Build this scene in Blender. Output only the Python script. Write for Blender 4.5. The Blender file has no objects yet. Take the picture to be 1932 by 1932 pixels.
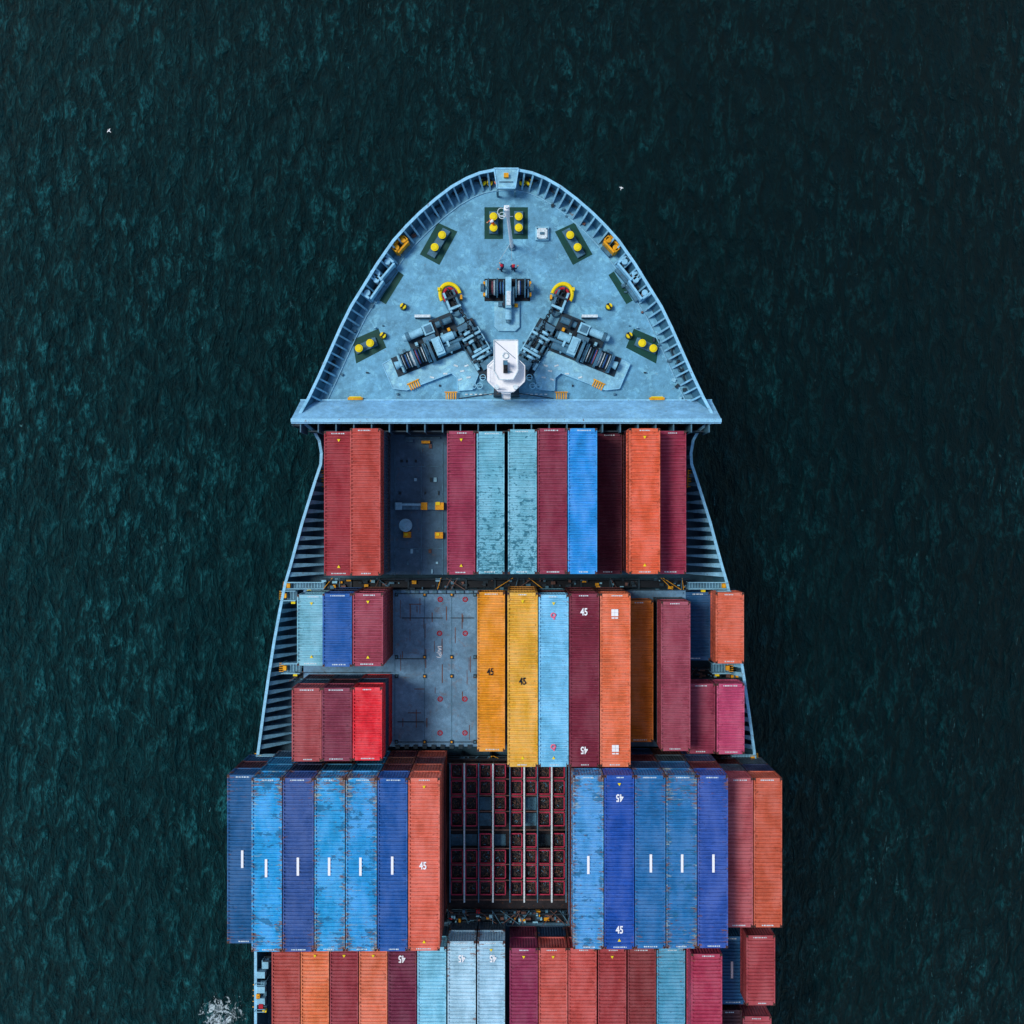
import bpy, math, random
from mathutils import Vector, Matrix
random.seed(7)
F=2185.0; H=100.0; C=966.0
def X(px,z): return (px-C)*(H-z)/F
def Y(py,z): return (C-py)*(H-z)/F
def P(px,py,z): return Vector((X(px,z),Y(py,z),z))
X0=-0.5  # ship centre line
ZF=1.0   # forecastle deck
ZW=-14.0
scene=bpy.context.scene
col=scene.collection
def lin(c):
    r=[]
    for v in c:
        v=v/255.0
        r.append(v/12.92 if v<=0.04045 else ((v+0.055)/1.055)**2.4)
    return r
EXP=(1.08,1.15,1.07)
def alb(c,k=1.0):
    l=lin(c); return tuple(min(0.88,l[i]*EXP[i]*k) for i in range(3))+(1,)
# ---------------------------------------------------------------- materials
def newmat(name):
    m=bpy.data.materials.new(name); m.use_nodes=True
    nt=m.node_tree; nt.nodes.clear()
    out=nt.nodes.new('ShaderNodeOutputMaterial'); b=nt.nodes.new('ShaderNodeBsdfPrincipled')
    nt.links.new(b.outputs[0],out.inputs[0]); b.inputs['Specular IOR Level'].default_value=0.22
    return m,nt,b
def noise(nt,vec,scale,detail=4,rough=0.6,dist=0.0):
    n=nt.nodes.new('ShaderNodeTexNoise'); n.inputs['Scale'].default_value=scale
    n.inputs['Detail'].default_value=detail; n.inputs['Roughness'].default_value=rough; n.inputs['Distortion'].default_value=dist
    nt.links.new(vec,n.inputs['Vector']); return n.outputs['Fac']
def ramp(nt,fac,a,b,ca=0.0,cb=1.0):
    n=nt.nodes.new('ShaderNodeMapRange'); n.inputs['From Min'].default_value=a; n.inputs['From Max'].default_value=b
    n.inputs['To Min'].default_value=ca; n.inputs['To Max'].default_value=cb
    nt.links.new(fac,n.inputs['Value']); return n.outputs['Result']
def mapping(nt,vec,scale=(1,1,1),rot=(0,0,0)):
    n=nt.nodes.new('ShaderNodeMapping'); n.inputs['Scale'].default_value=scale; n.inputs['Rotation'].default_value=rot
    nt.links.new(vec,n.inputs['Vector']); return n.outputs['Vector']
def mix(nt,fac,a,b,mode='MIX'):
    n=nt.nodes.new('ShaderNodeMix'); n.data_type='RGBA'; n.blend_type=mode
    for s,v in ((n.inputs[0],fac),(n.inputs[6],a),(n.inputs[7],b)):
        if isinstance(v,bpy.types.NodeSocket): nt.links.new(v,s)
        else: s.default_value=v
    return n.outputs[2]
def mth(nt,op,a,b):
    n=nt.nodes.new('ShaderNodeMath'); n.operation=op
    for s,v in ((n.inputs[0],a),(n.inputs[1],b)):
        if isinstance(v,bpy.types.NodeSocket): nt.links.new(v,s)
        else: s.default_value=v
    return n.outputs[0]
def bump(nt,b,h,strength=0.4,dist=0.02):
    n=nt.nodes.new('ShaderNodeBump'); n.inputs['Strength'].default_value=strength; n.inputs['Distance'].default_value=dist
    nt.links.new(h,n.inputs['Height']); nt.links.new(n.outputs[0],b.inputs['Normal'])
def coords(nt,rand=True):
    tc=nt.nodes.new('ShaderNodeTexCoord'); v=tc.outputs['Object']
    if rand:
        oi=nt.nodes.new('ShaderNodeObjectInfo')
        m=mth(nt,'MULTIPLY',oi.outputs['Random'],173.0)
        a=nt.nodes.new('ShaderNodeVectorMath'); a.operation='ADD'
        nt.links.new(v,a.inputs[0]); nt.links.new(m,a.inputs[1]); return a.outputs[0]
    return v
def vscale(nt,base,t):
    cc=nt.nodes.new('ShaderNodeVectorMath'); cc.operation='SCALE'; cc.inputs[0].default_value=base[:3]; nt.links.new(t,cc.inputs['Scale']); return cc.outputs[0]
_mc={}
def paint(name,c,k=1.0,rough=0.55,wear=0.25,rust=0.0,scale=1.0):
    if name in _mc: return _mc[name]
    m,nt,b=newmat(name); v=coords(nt,False)
    base=alb(c,k)
    n1=noise(nt,v,1.7*scale,4,0.65); n2=noise(nt,v,11*scale,3,0.6)
    t=mth(nt,'MULTIPLY',ramp(nt,n1,0.3,0.7,1-wear,1+wear*0.5),ramp(nt,n2,0.3,0.7,1-wear*0.6,1+wear*0.4))
    o=vscale(nt,base,t)
    if rust>0:
        n3=noise(nt,v,3.1*scale,6,0.75)
        o=mix(nt,ramp(nt,n3,0.64-rust*0.3,0.70-rust*0.2),o,alb((105,64,44)))
    nt.links.new(o,b.inputs['Base Color']); b.inputs['Roughness'].default_value=rough
    _mc[name]=m; return m
def cont_mat(c,style='clean'):
    key=('cont',c,style)
    if key in _mc: return _mc[key]
    m,nt,b=newmat('container_paint'); v=coords(nt,True)
    base=alb(c)
    tcg=nt.nodes.new('ShaderNodeTexCoord'); sep=nt.nodes.new('ShaderNodeSeparateXYZ'); nt.links.new(tcg.outputs['Object'],sep.inputs[0])
    edge=ramp(nt,mth(nt,'ABSOLUTE',sep.outputs['X'],0.0),0.6,1.2,-0.02,0.06)
    edy=ramp(nt,mth(nt,'ABSOLUTE',sep.outputs['Y'],0.0),3.5,6.8,-0.02,0.05)
    ed=mth(nt,'ADD',edge,edy)
    big=noise(nt,mapping(nt,v,(0.8,0.35,0.8)),1.0,4,0.6)
    st=noise(nt,mapping(nt,v,(0.5,7.0,0.6)),1.3,4,0.7)
    fine=noise(nt,v,14,3,0.65)
    t=mth(nt,'MULTIPLY',ramp(nt,big,0.3,0.7,0.72,1.16),ramp(nt,st,0.3,0.7,0.68,1.2))
    t=mth(nt,'MULTIPLY',t,ramp(nt,fine,0.3,0.7,0.76,1.15))
    o=vscale(nt,base,t)
    lum=(base[0]+base[1]+base[2])/3
    dust=tuple(x*0.6+lum*0.4+0.03 for x in base[:3])+(1,)
    o=mix(nt,ramp(nt,big,0.42,0.62,0.05,0.4),o,dust)
    sc=noise(nt,mapping(nt,v,(1.2,5,1)),2.4,6,0.8)
    pale=tuple(min(0.8,x*0.95+0.11) for x in base[:3])+(1,)
    o=mix(nt,ramp(nt,sc,0.55,0.68,0,0.55),o,pale)
    dk=noise(nt,v,3.3,5,0.7)
    dark=tuple(x*0.3 for x in base[:3])+(1,)
    o=mix(nt,ramp(nt,mth(nt,'ADD',dk,edge),0.60,0.66,0,0.6),o,dark)
    if style=='rust':
        n4=mth(nt,'ADD',noise(nt,mapping(nt,v,(1.0,1.8,1)),0.8,4,0.7),ed)
        o=mix(nt,ramp(nt,n4,0.56,0.575,0,0.75),o,alb((32,98,140)))
        n5=mth(nt,'ADD',noise(nt,mapping(nt,v,(0.7,4.5,1)),1.1,5,0.75),ed)
        o=mix(nt,ramp(nt,n5,0.61,0.64,0,0.75),o,alb((160,165,155)))
    rs=noise(nt,mapping(nt,v,(0.9,3.8,1)),1.3,7,0.78,0.4)
    rs=mth(nt,'ADD',rs,ed)
    lo={'clean':0.66,'rust':0.575,'spots':0.71,'worn':0.61}[style]
    o=mix(nt,ramp(nt,rs,lo,lo+0.04,0,0.85),o,alb((124,78,58)))
    if style=='spots':
        vo=noise(nt,mapping(nt,v,(1.0,1.4,1)),2.1,3,0.5)
        grad=ramp(nt,sep.outputs['Y'],-6,5,0.07,-0.07)
        vo2=noise(nt,mapping(nt,v,(1.0,1.2,1)),6.0,2,0.5)
        o=mix(nt,ramp(nt,mth(nt,'ADD',vo,grad),0.595,0.61,0,0.85),o,alb((44,106,128)))
        o=mix(nt,ramp(nt,mth(nt,'ADD',vo2,grad),0.645,0.655,0,0.8),o,alb((44,106,128)))
    nt.links.new(o,b.inputs['Base Color']); b.inputs['Roughness'].default_value=0.6
    bump(nt,b,fine,0.2,0.01)
    _mc[key]=m; return m
MAT={}
def build_mats():
    M=MAT
    M['rail']=paint('hull_rail_paint',(138,194,228),1.0,rust=0.1,wear=0.25)
    M['hull']=paint('hull_paint',(64,110,138),rust=0.08)
    M['rib']=paint('frame_paint',(128,180,212),rust=0.1,wear=0.3)
    M['dark']=paint('dark_steel',(30,50,64),wear=0.4,rust=0.1)
    M['black']=paint('black_steel',(12,21,30),wear=0.3)
    M['mid']=paint('machinery_grey',(72,114,140),wear=0.45,rust=0.1)
    M['light']=paint('machinery_light',(136,188,216),wear=0.3,rust=0.06)
    M['yellow']=paint('yellow_paint',(255,202,15),wear=0.12)
    M['orangey']=paint('amber_paint',(228,156,22),wear=0.35,rust=0.15)
    M['green']=paint('green_paint',(4,64,58),wear=0.25)
    M['white']=paint('white_paint',(255,255,255),wear=0.04)
    M['red']=paint('red_paint',(178,28,48),wear=0.3)
    M['rope']=paint('white_rope',(208,218,228),wear=0.4,scale=4)
    M['ropeb']=paint('blue_rope',(36,80,155),wear=0.4,scale=4)
    M['roper']=paint('pink_rope',(165,98,112),wear=0.4,scale=4)
    M['orange']=paint('orange_cloth',(245,88,16),wear=0.15,rough=0.8)
    M['navy']=paint('navy_cloth',(25,35,70),wear=0.15,rough=0.8)
    M['skin']=paint('skin',(200,145,115),wear=0.05)
    M['rubble']=paint('rusty_gear',(84,68,62),wear=0.9,scale=3,rust=0.5)
    M['rustred']=paint('bin_red',(176,44,74),wear=0.45)
    M['brown']=paint('hold_brown',(38,34,40),wear=0.5,rust=0.15)
    M['cast']=paint('corner_casting',(96,62,54),wear=0.5,scale=3)
    M['rustline']=paint('rust_streak',(108,76,70),wear=0.5)
    M['pinkmark']=paint('pink_mark',(240,110,140),wear=0.2)
build_mats()
def deck_mat(name,c,patch=1.0,rust=0.1,grime=0.5):
    m,nt,b=newmat(name); v=coords(nt,False)
    base=alb(c)
    n1=noise(nt,v,0.35,5,0.65); n2=noise(nt,v,2.2,5,0.7); n3=noise(nt,v,14,3,0.6)
    t=mth(nt,'MULTIPLY',ramp(nt,n1,0.3,0.7,0.66,1.16),ramp(nt,n2,0.3,0.7,0.76,1.15)); t=mth(nt,'MULTIPLY',t,ramp(nt,n3,0.3,0.7,0.86,1.1))
    o=vscale(nt,base,t)
    vo=nt.nodes.new('ShaderNodeTexVoronoi'); vo.distance='CHEBYCHEV'; vo.inputs['Scale'].default_value=1.7
    nt.links.new(v,vo.inputs['Vector'])
    sx=nt.nodes.new('ShaderNodeSeparateColor'); nt.links.new(vo.outputs['Color'],sx.inputs[0])
    msk=mth(nt,'MULTIPLY',mth(nt,'GREATER_THAN',sx.outputs[0],0.78),mth(nt,'LESS_THAN',vo.outputs['Distance'],0.22))
    msk=mth(nt,'MULTIPLY',msk,ramp(nt,n1,0.45,0.6))
    hi=tuple(min(0.8,x*1.45+.04) for x in base[:3])+(1,)
    o=mix(nt,mth(nt,'MULTIPLY',msk,0.55*patch),o,hi)
    n5=noise(nt,v,0.9,8,0.8,0.5)
    o=mix(nt,ramp(nt,n5,0.55,0.57,0,0.42*patch),o,hi)
    n6=noise(nt,v,0.6,8,0.78,0.3)
    o=mix(nt,ramp(nt,n6,0.53,0.62,0,grime),o,tuple(x*.45 for x in base[:3])+(1,))
    n4=noise(nt,v,1.1,7,0.78,0.8)
    o=mix(nt,ramp(nt,n4,0.66-rust*0.4,0.72,0,0.7),o,alb((110,88,78)))
    nt.links.new(o,b.inputs['Base Color']); b.inputs['Roughness'].default_value=0.6
    return m
MAT['deck']=deck_mat('forecastle_deck_paint',(104,162,196),1.0,0.1)
MAT['deck2']=deck_mat('platform_paint',(134,188,218),1.0,0.02,0.35)
MAT['hatch1']=deck_mat('hatch_paint_dark',(66,100,128),0.5,0.16)
MAT['hatch2']=deck_mat('hatch_paint',(100,138,172),0.6,0.3,0.4)
MAT['low']=deck_mat('main_deck_paint',(56,94,118),0.3,0.15)
MAT['bw']=deck_mat('breakwater_paint',(140,194,234),0.4,0.0,0.25)
# ---------------------------------------------------------------- mesh builder
class MB:
    def __init__(s,origin=(0,0,0),rot=0.0,mirror=False):
        s.v=[];s.f=[];s.m=[];s.mats=[];s.o=Vector(origin);s.R=Matrix.Rotation(rot,3,'Z');s.mir=mirror
    def mi(s,mat):
        mat=MAT[mat] if isinstance(mat,str) else mat
        if mat not in s.mats: s.mats.append(mat)
        return s.mats.index(mat)
    def add(s,vs,fs,mat):
        b=len(s.v); i=s.mi(mat)
        for p in vs:
            q=s.R@Vector(p)+s.o
            if s.mir: q.x=2*X0-q.x
            s.v.append(q)
        for f in fs: s.f.append([b+k for k in f]); s.m.append(i)
    def box(s,c,d,mat,rz=0.0,taper=1.0):
        x,y,z=[a/2 for a in d]; R=Matrix.Rotation(rz,3,'Z'); c=Vector(c)
        vs=[]
        for sz,t in((-z,1.0),(z,taper)):
            for sx,sy in((-x,-y),(x,-y),(x,y),(-x,y)): vs.append(R@Vector((sx*t,sy*t,sz))+c)
        s.add(vs,[(0,3,2,1),(4,5,6,7),(0,1,5,4),(1,2,6,5),(2,3,7,6),(3,0,4,7)],mat)
    def bar(s,p0,p1,w,h,mat):
        p0=Vector(p0);p1=Vector(p1);d=(p1-p0)
        if d.length<1e-6:return
        dn=d.normalized(); up=Vector((0,0,1)) if abs(dn.z)<0.95 else Vector((0,1,0))
        a=dn.cross(up).normalized()*w/2; bb=a.cross(dn).normalized()*h/2
        vs=[p0-a-bb,p0+a-bb,p0+a+bb,p0-a+bb,p1-a-bb,p1+a-bb,p1+a+bb,p1-a+bb]
        s.add(vs,[(0,1,2,3),(7,6,5,4),(0,4,5,1),(1,5,6,2),(2,6,7,3),(3,7,4,0)],mat)
    def cyl(s,p0,p1,r,mat,n=16,r1=None):
        p0=Vector(p0);p1=Vector(p1);d=(p1-p0).normalized(); r1=r if r1 is None else r1
        up=Vector((0,0,1)) if abs(d.z)<0.95 else Vector((0,1,0))
        a=d.cross(up).normalized(); b=a.cross(d)
        vs=[]
        for p,rr in((p0,r),(p1,r1)):
            for i in range(n):
                t=2*math.pi*i/n; vs.append(p+a*math.cos(t)*rr+b*math.sin(t)*rr)
        fs=[(i,(i+1)%n,n+(i+1)%n,n+i) for i in range(n)]+[tuple(range(n))[::-1],tuple(range(n,2*n))]
        s.add(vs,fs,mat)
    def tor(s,c,R,r,mat,a0=0,a1=2*math.pi,n=20,k=8,axis='Z',sx=1,sy=1,rz=0.0):
        full=abs(a1-a0-2*math.pi)<1e-6; vs=[];c=Vector(c);Rz=Matrix.Rotation(rz,3,'Z')
        m=n if full else n+1
        for i in range(m):
            t=a0+(a1-a0)*i/n
            for j in range(k):
                u=2*math.pi*j/k; rr=R+r*math.cos(u)
                q=Vector((rr*math.cos(t)*sx,rr*math.sin(t)*sy,r*math.sin(u)))
                if axis=='Y': q=Vector((q.x,q.z,q.y))
                if axis=='X': q=Vector((q.z,q.x,q.y))
                vs.append(c+Rz@q)
        fs=[]
        for i in range(n):
            i2=(i+1)%m
            for j in range(k): fs.append((i*k+j,i2*k+j,i2*k+(j+1)%k,i*k+(j+1)%k))
        s.add(vs,fs,mat)
    def prism(s,pts,z0,z1,mat):
        n=len(pts); vs=[Vector((p[0],p[1],z0)) for p in pts]+[Vector((p[0],p[1],z1)) for p in pts]
        s.add(vs,[tuple(range(n))[::-1],tuple(range(n,2*n))]+[(i,(i+1)%n,n+(i+1)%n,n+i) for i in range(n)],mat)
    def obj(s,name,parent=None,bevel=0.0):
        me=bpy.data.meshes.new(name); me.from_pydata([tuple(p) for p in s.v],[],s.f)
        for m in s.mats: me.materials.append(m)
        me.polygons.foreach_set('material_index',s.m); me.update()
        o=bpy.data.objects.new(name,me); col.objects.link(o)
        if parent: o.parent=parent
        if bevel>0:
            md=o.modifiers.new('bevel','BEVEL'); md.width=bevel; md.segments=1; md.limit_method='ANGLE'
        return o
# ---------------------------------------------------------------- containers
FT={20:6.06,40:12.19,45:13.72}
def corr(n0,n1,pitch,lo,hi):
    out=[];k=max(1,round((n1-n0)/pitch));p=(n1-n0)/k
    out.append((n0,hi))
    for i in range(k):
        a=n0+i*p
        out+= [(a+p*0.30,hi),(a+p*0.46,lo),(a+p*0.80,lo),(a+p*0.96,hi)]
    out.append((n1,hi))
    return out
_cm={}
def container_mesh(ft,hh=2.58):
    if ft in _cm: return _cm[ft]
    L=FT[ft];b=MB();W=2.44
    body=bpy.data.materials.new('slot0'); cast=MAT['cast']
    b.mi(body)
    y=L/2;x=W/2
    pr=corr(-y+0.28,y-0.28,0.305,hh-0.12,hh-0.012)
    vs=[];fs=[]
    for (yy,zz) in pr: vs+=[(-x+0.1,yy,zz),(-x+0.16,yy,zz),(x-0.16,yy,zz),(x-0.1,yy,zz)]
    for i in range(len(pr)-1):
        for j in range(3): fs.append((i*4+j,i*4+j+1,i*4+5+j,i*4+4+j))
    b.add(vs,fs,body)
    for sg in(-1,1):
        pr=corr(-y+0.16,y-0.16,0.28,x-0.075,x-0.03)
        vs=[];fs=[]
        for(yy,xx) in pr: vs+=[(sg*xx,yy,0.12),(sg*xx,yy,hh-0.1)]
        for i in range(len(pr)-1): fs.append((i*2,i*2+2,i*2+3,i*2+1))
        b.add(vs,fs,body)
        b.box((sg*(x-0.055),0,hh-0.05),(0.11,L-0.36,0.1),body)
        b.box((sg*(x-0.055),0,0.08),(0.11,L-0.36,0.16),body)
        for e in(-1,1):
            b.box((sg*(x-0.08),e*(y-0.08),hh/2),(0.155,0.155,hh-0.26),body)
            b.box((sg*(x-0.085),e*(y-0.09),hh-0.058),(0.176,0.185,0.122),cast)
            b.box((sg*(x-0.085),e*(y-0.09),hh+0.004),(0.08,0.11,0.004),MAT['black'])
            b.box((sg*(x-0.085),e*(y-0.09),0.06),(0.176,0.185,0.12),cast)
    for e in(-1,1):
        b.box((0,e*(y-0.15),hh-0.055),(W-0.36,0.29,0.09),body)
        b.box((0,e*(y-0.06),0.08),(W-0.36,0.12,0.16),body)
    pr=corr(-x+0.15,x-0.15,0.25,y-0.09,y-0.05)
    vs=[];fs=[]
    for(xx,yy) in pr: vs+=[(xx,yy,0.12),(xx,yy,hh-0.1)]
    for i in range(len(pr)-1): fs.append((i*2,i*2+2,i*2+3,i*2+1))
    b.add(vs,fs,body)
    b.box((-0.53,-y+0.08,hh/2),(1.03,0.06,hh-0.3),body); b.box((0.53,-y+0.08,hh/2),(1.03,0.06,hh-0.3),body)
    for xx in(-0.8,-0.3,0.3,0.8): b.cyl((xx,-y+0.03,0.15),(xx,-y+0.03,hh-0.15),0.02,cast,6)
    me=bpy.data.meshes.new('shipping_container'); me.from_pydata([tuple(p) for p in b.v],[],b.f)
    for m in b.mats: me.materials.append(m)
    me.polygons.foreach_set('material_index',b.m); me.update()
    _cm[ft]=me; return me
def setpar(ch,par,loc,sc):
    ch.parent=par; ch.matrix_parent_inverse=Matrix.LocRotScale(loc,None,sc).inverted()
def text(s,px,py,z,h,par,loc,sc,mat,rot=0,cond=0.72,bold=0.02):
    cu=bpy.data.curves.new('lettering','FONT'); cu.body=s; cu.size=h/0.7; cu.align_x='CENTER'; cu.align_y='CENTER'; cu.offset=bold
    o=bpy.data.objects.new('lettering',cu); col.objects.link(o)
    cu.materials.append(mat)
    o.location=(X(px,z),Y(py,z),z+0.006); o.rotation_euler=(0,0,rot); o.scale=(cond,1,1)
    if par: setpar(o,par,loc,sc)
    return o
under=[(96,36,42),(76,28,42),(24,60,96),(96,48,40),(48,82,108),(36,48,84),(96,44,46),(66,84,98)]
def stack(x0,x1,y0,y1,tiers,c,style='clean',ft=40,zb=0.0,marks=True,tri=None,t45=None,bars=None,sq=None,pink=None):
    th=2.6; zt=zb+tiers*th
    ax=X(x0+0.4,zt);bx=X(x1-0.4,zt);ay=Y(y1,zt);by=Y(y0,zt)
    cx=(ax+bx)/2;cy=(ay+by)/2
    me=container_mesh(ft); sx=(bx-ax)/2.44; sy=(by-ay)/FT[ft]
    top=None
    for t in range(tiers):
        o=bpy.data.objects.new('shipping_container',me); col.objects.link(o)
        z=zb+t*th
        j=0 if t==tiers-1 else random.uniform(-0.015,0.015)
        loc=Vector((cx+j,cy,z+0.004)); o.location=loc; o.scale=(sx,sy,1)
        mm=cont_mat(c,style) if t==tiers-1 else cont_mat(tuple(int(q*.75) for q in c) if random.random()<0.3 else random.choice(under))
        o.material_slots[0].link='OBJECT'; o.material_slots[0].material=mm
        if t==tiers-1: top=o;tl=loc
    sc=Vector((sx,sy,1))
    zz=zt-0.008
    b=MB()
    if marks:
        for yy,e in((y0+4.0,1),(y1-4.0,-1)):
            if yy>1925: continue
            xm=(x0+x1)/2; w=random.uniform(14,27); px=xm-w/2+random.uniform(-3,3); pe=px+w
            while px<pe:
                ww=random.uniform(1.0,3.0)
                b.box((X(px+ww/2,zz),Y(yy,zz),zz+0.004),(ww/23.5,0.09,0.008),'rope'); px+=ww+random.uniform(.6,1.6)
    if tri is None: tri=random.random()<0.4
    if tri:
        for yy,e in((y0+17,1),(y1-17,-1)):
            xm=(x0+x1)/2; p=P(xm,yy,zz); r=0.13
            b.prism([(p.x-r,p.y+e*r*0.8),(p.x+r,p.y+e*r*0.8),(p.x,p.y-e*r)][::e],zz+0.003,zz+0.012,'yellow')
    if bars:
        for (px,py) in bars: 
            p=P(px,py,zz); b.box((p.x,p.y,zz+0.007),(0.19,1.4,0.012),'white')
    if sq:
        for(px,py) in sq:
            p=P(px,py,zz)
            for i in range(2):
                for k in range(2): b.box((p.x-0.14+k*0.28,p.y-0.14+i*0.28,zz+0.007),(0.265,0.265,0.012),'white')
            for k in range(2): b.box((p.x-.14+k*.28,p.y-.42,zz+0.007),(0.24,0.1,0.012),'white')
    if pink:
        for(px,py) in pink:
            p=P(px,py,zz); b.tor((p.x,p.y,zz+0.01),0.17,0.06,'pinkmark',n=12,k=4); b.box((p.x+0.05,p.y-0.18,zz+0.01),(0.12,0.3,0.01),'pinkmark')
    if b.v:
        mo=b.obj('markings'); setpar(mo,top,tl,sc)
    if t45:
        for(px,py,r) in t45: text('45',px,py,zt,0.56,top,tl,sc,MAT['black'] if c[1]>140 and c[0]>240 else MAT['white'],math.radians(r))
    return top
S=stack
# bay 1
S(611,667,814,1086,2,(160,36,52),tri=True)
S(660,718,808,1086,3,(192,66,56),tri=False)
S(843,897,813,1084,2,(158,44,78),tri=True)
S(899,952,814,1083,2,(112,182,208),'spots',tri=False)
S(958,1013,810,1083,3,(116,184,208),'spots',tri=False)
S(1014,1070,808,1083,3,(142,40,68),tri=False)
S(1071,1127,808,1083,3,(10,148,228),tri=False)
S(1119,1174,817,1083,1,(100,24,50),tri=False)
S(1187,1246,808,1083,3,(234,96,58),tri=True)
S(1240,1295,813,1083,2,(156,38,70),tri=False)
# bay 2
S(560,615,1122,1256,2,(122,188,210),'worn',20)
S(608,664,1120,1258,3,(4,88,168),'clean',20,tri=False)
S(665,723,1119,1257,3,(164,62,84),'clean',20)
S(550,607,1298,1437,3,(170,68,74),'clean',20,tri=False)
S(607,664,1298,1436,3,(136,48,74),'clean',20,tri=False)
S(665,721,1297,1435,3,(238,24,46),'clean',20,tri=False)
S(900,953,1117,1418,1,(255,152,4),'clean',45,t45=[(925,1268,0)],tri=False)
S(957,1015,1118,1447,3,(255,170,42),'clean',45,t45=[(986,1286,0)],tri=True)
S(1016,1073,1122,1447,3,(116,194,234),'clean',45,pink=[(1044,1161),(1044,1409)],tri=True)
S(1074,1131,1120,1447,3,(128,32,58),'clean',45,t45=[(1102,1155,0),(1102,1415,180)],tri=False)
S(1132,1190,1120,1447,3,(239,112,68),'clean',45,sq=[(1160,1156),(1161,1412)],tri=False)
S(1179,1233,1133,1400,1,(216,114,10),'clean',40,tri=False)
S(1247,1303,1135,1417,2,(162,66,88),'clean',40,tri=False)
S(1287,1341,1117,1246,1,(16,84,134),'clean',20,zb=-2.6,tri=False)
S(1350,1404,1118,1252,2,(222,100,68),'clean',20,zb=-2.6,tri=False)
S(1297,1350,1290,1422,1,(152,50,78),'clean',20,tri=False)
S(1352,1405,1290,1423,1,(200,70,116),'worn',20,tri=False)
# bay 3
S(428,486,1462,1780,3,(10,92,150),'worn',45,bars=[(457,1621)],tri=False)
S(474,532,1468,1796,4,(14,162,228),'rust',45,bars=[(502,1638)],tri=False)
S(533,592,1468,1796,4,(44,84,154),'worn',45,bars=[(562,1635)],tri=False)
S(593,651,1468,1795,4,(20,160,222),'rust',45,bars=[(621,1635)],tri=False)
S(652,711,1468,1795,4,(22,156,222),'rust',45,bars=[(680,1635)],tri=False)
S(712,769,1468,1795,4,(8,86,166),'clean',45,bars=[(740,1633)],tri=False)
S(770,830,1468,1794,4,(224,102,80),'clean',45,t45=[(798,1634,0)],tri=True)
S(1081,1139,1463,1791,4,(70,156,218),'rust',45,bars=[(1110,1632)],tri=False)
S(1140,1197,1463,1791,4,(4,78,174),'clean',45,t45=[(1169,1505,180),(1169,1755,0)],tri=True)
S(1198,1256,1463,1790,4,(20,110,174),'worn',45,bars=[(1228,1629)],tri=False)
S(1257,1315,1463,1790,4,(28,118,182),'rust',45,bars=[(1287,1629)],tri=False)
S(1316,1374,1463,1789,4,(42,86,174),'worn',45,bars=[(1346,1629)],tri=False)
S(1365,1421,1468,1750,3,(184,82,90),'clean',40,tri=False)
S(1422,1476,1468,1750,3,(206,92,64),'clean',40,tri=False)
# bay 4
e=2095
for(x0,x1,y0,c,st,t)in[(512,566,1787,(180,72,66),'clean',None),(567,621,1787,(236,120,72),'clean',None),(622,676,1787,(158,54,66),'clean',None),
 (677,731,1787,(224,112,76),'clean',None),(732,786,1787,(118,38,68),'clean',[(758,1809,180)]),(787,842,1787,(128,198,228),'clean',None),
 (844,898,1776,(168,206,230),'worn',[(871,1808,180)]),(900,953,1776,(164,204,230),'worn',[(930,1808,180)]),(961,1015,1789,(148,44,84),'clean',None),
 (1016,1071,1789,(204,86,76),'clean',None),(1072,1126,1789,(200,78,72),'clean',None),(1128,1182,1789,(170,60,64),'clean',None),
 (1184,1238,1789,(140,52,56),'clean',None),(1239,1293,1789,(80,162,200),'worn',None)]:
    S(x0,x1,y0,e,2,c,st,45,t45=t,tri=None)
S(1304,1363,1800,2110,3,(178,50,84),'clean',45,tri=False)
S(1354,1407,1767,1895,1,(14,94,148),'clean',20,bars=[(1381,1830)],tri=False)
S(1408,1463,1765,1897,2,(174,66,74),'clean',20,tri=False)
S(1350,1400,1906,2036,1,(80,40,50),'clean',20,tri=False)
S(1401,1456,1918,2050,1,(176,66,80),'clean',20,tri=False)
# ---------------------------------------------------------------- ship hull
OUT=[(955,318,3.0),(930,319,3.0),(905,324,3),(880,334,3),(850,351,3),(820,374,3),(790,400,3),(765,425,3),(740,453,3),(710,496,3),(683,540,3),(660,577,2.9),(640,618,2.9),(620,663,2.8),(600,708,2.8),(580,750,2.8),
 (566,775,3.4),(556,796,3.6),(575,803,2.6),(590,814,1.6),(600,832,0.8),(604,855,0.3),(603,875,0.2),(593,905,0.2),(582,940,0.2),(568,985,0.2),(556,1030,0.2),(545,1070,0.2),(536,1100,0.2),
 (526,1150,0.2),(515,1210,0.2),(504,1280,0.2),(494,1350,0.2),(484,1425,0.2),(482,1480,0.1),(480,1600,0),(480,1900,0),(481,2350,0)]
L=[P(a,b,z) for a,b,z in OUT]
def skin(p,z):
    t=min(1,max(0,(p.y+20)/50.0)); k=0.008+0.028*t**1.5
    return Vector((X0+(p.x-X0)*max(0.05,1-k*(p.z-z)),p.y-(p.z-z)*0.12*max(0,t-0.5),z))
ship=bpy.data.objects.new('container_ship',None); col.objects.link(ship)
def mir(p): return Vector((2*X0-p.x,p.y,p.z))
hb=MB()
ring=[mir(p) for p in L[::-1]][:-1]+L
levels=[ring]
for dz in(0.6,2,4,8): levels.append([skin(p,p.z-dz) for p in ring])
levels.append([skin(p,ZW-2) for p in ring])
n=len(ring)
vs=[q for lv in levels for q in lv]; fs=[]
for k in range(len(levels)-1):
    for i in range(n-1): fs.append((k*n+i,k*n+i+1,(k+1)*n+i+1,(k+1)*n+i))
hb.add(vs,fs,'hull')
hb.obj('hull_plating',ship)
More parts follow.
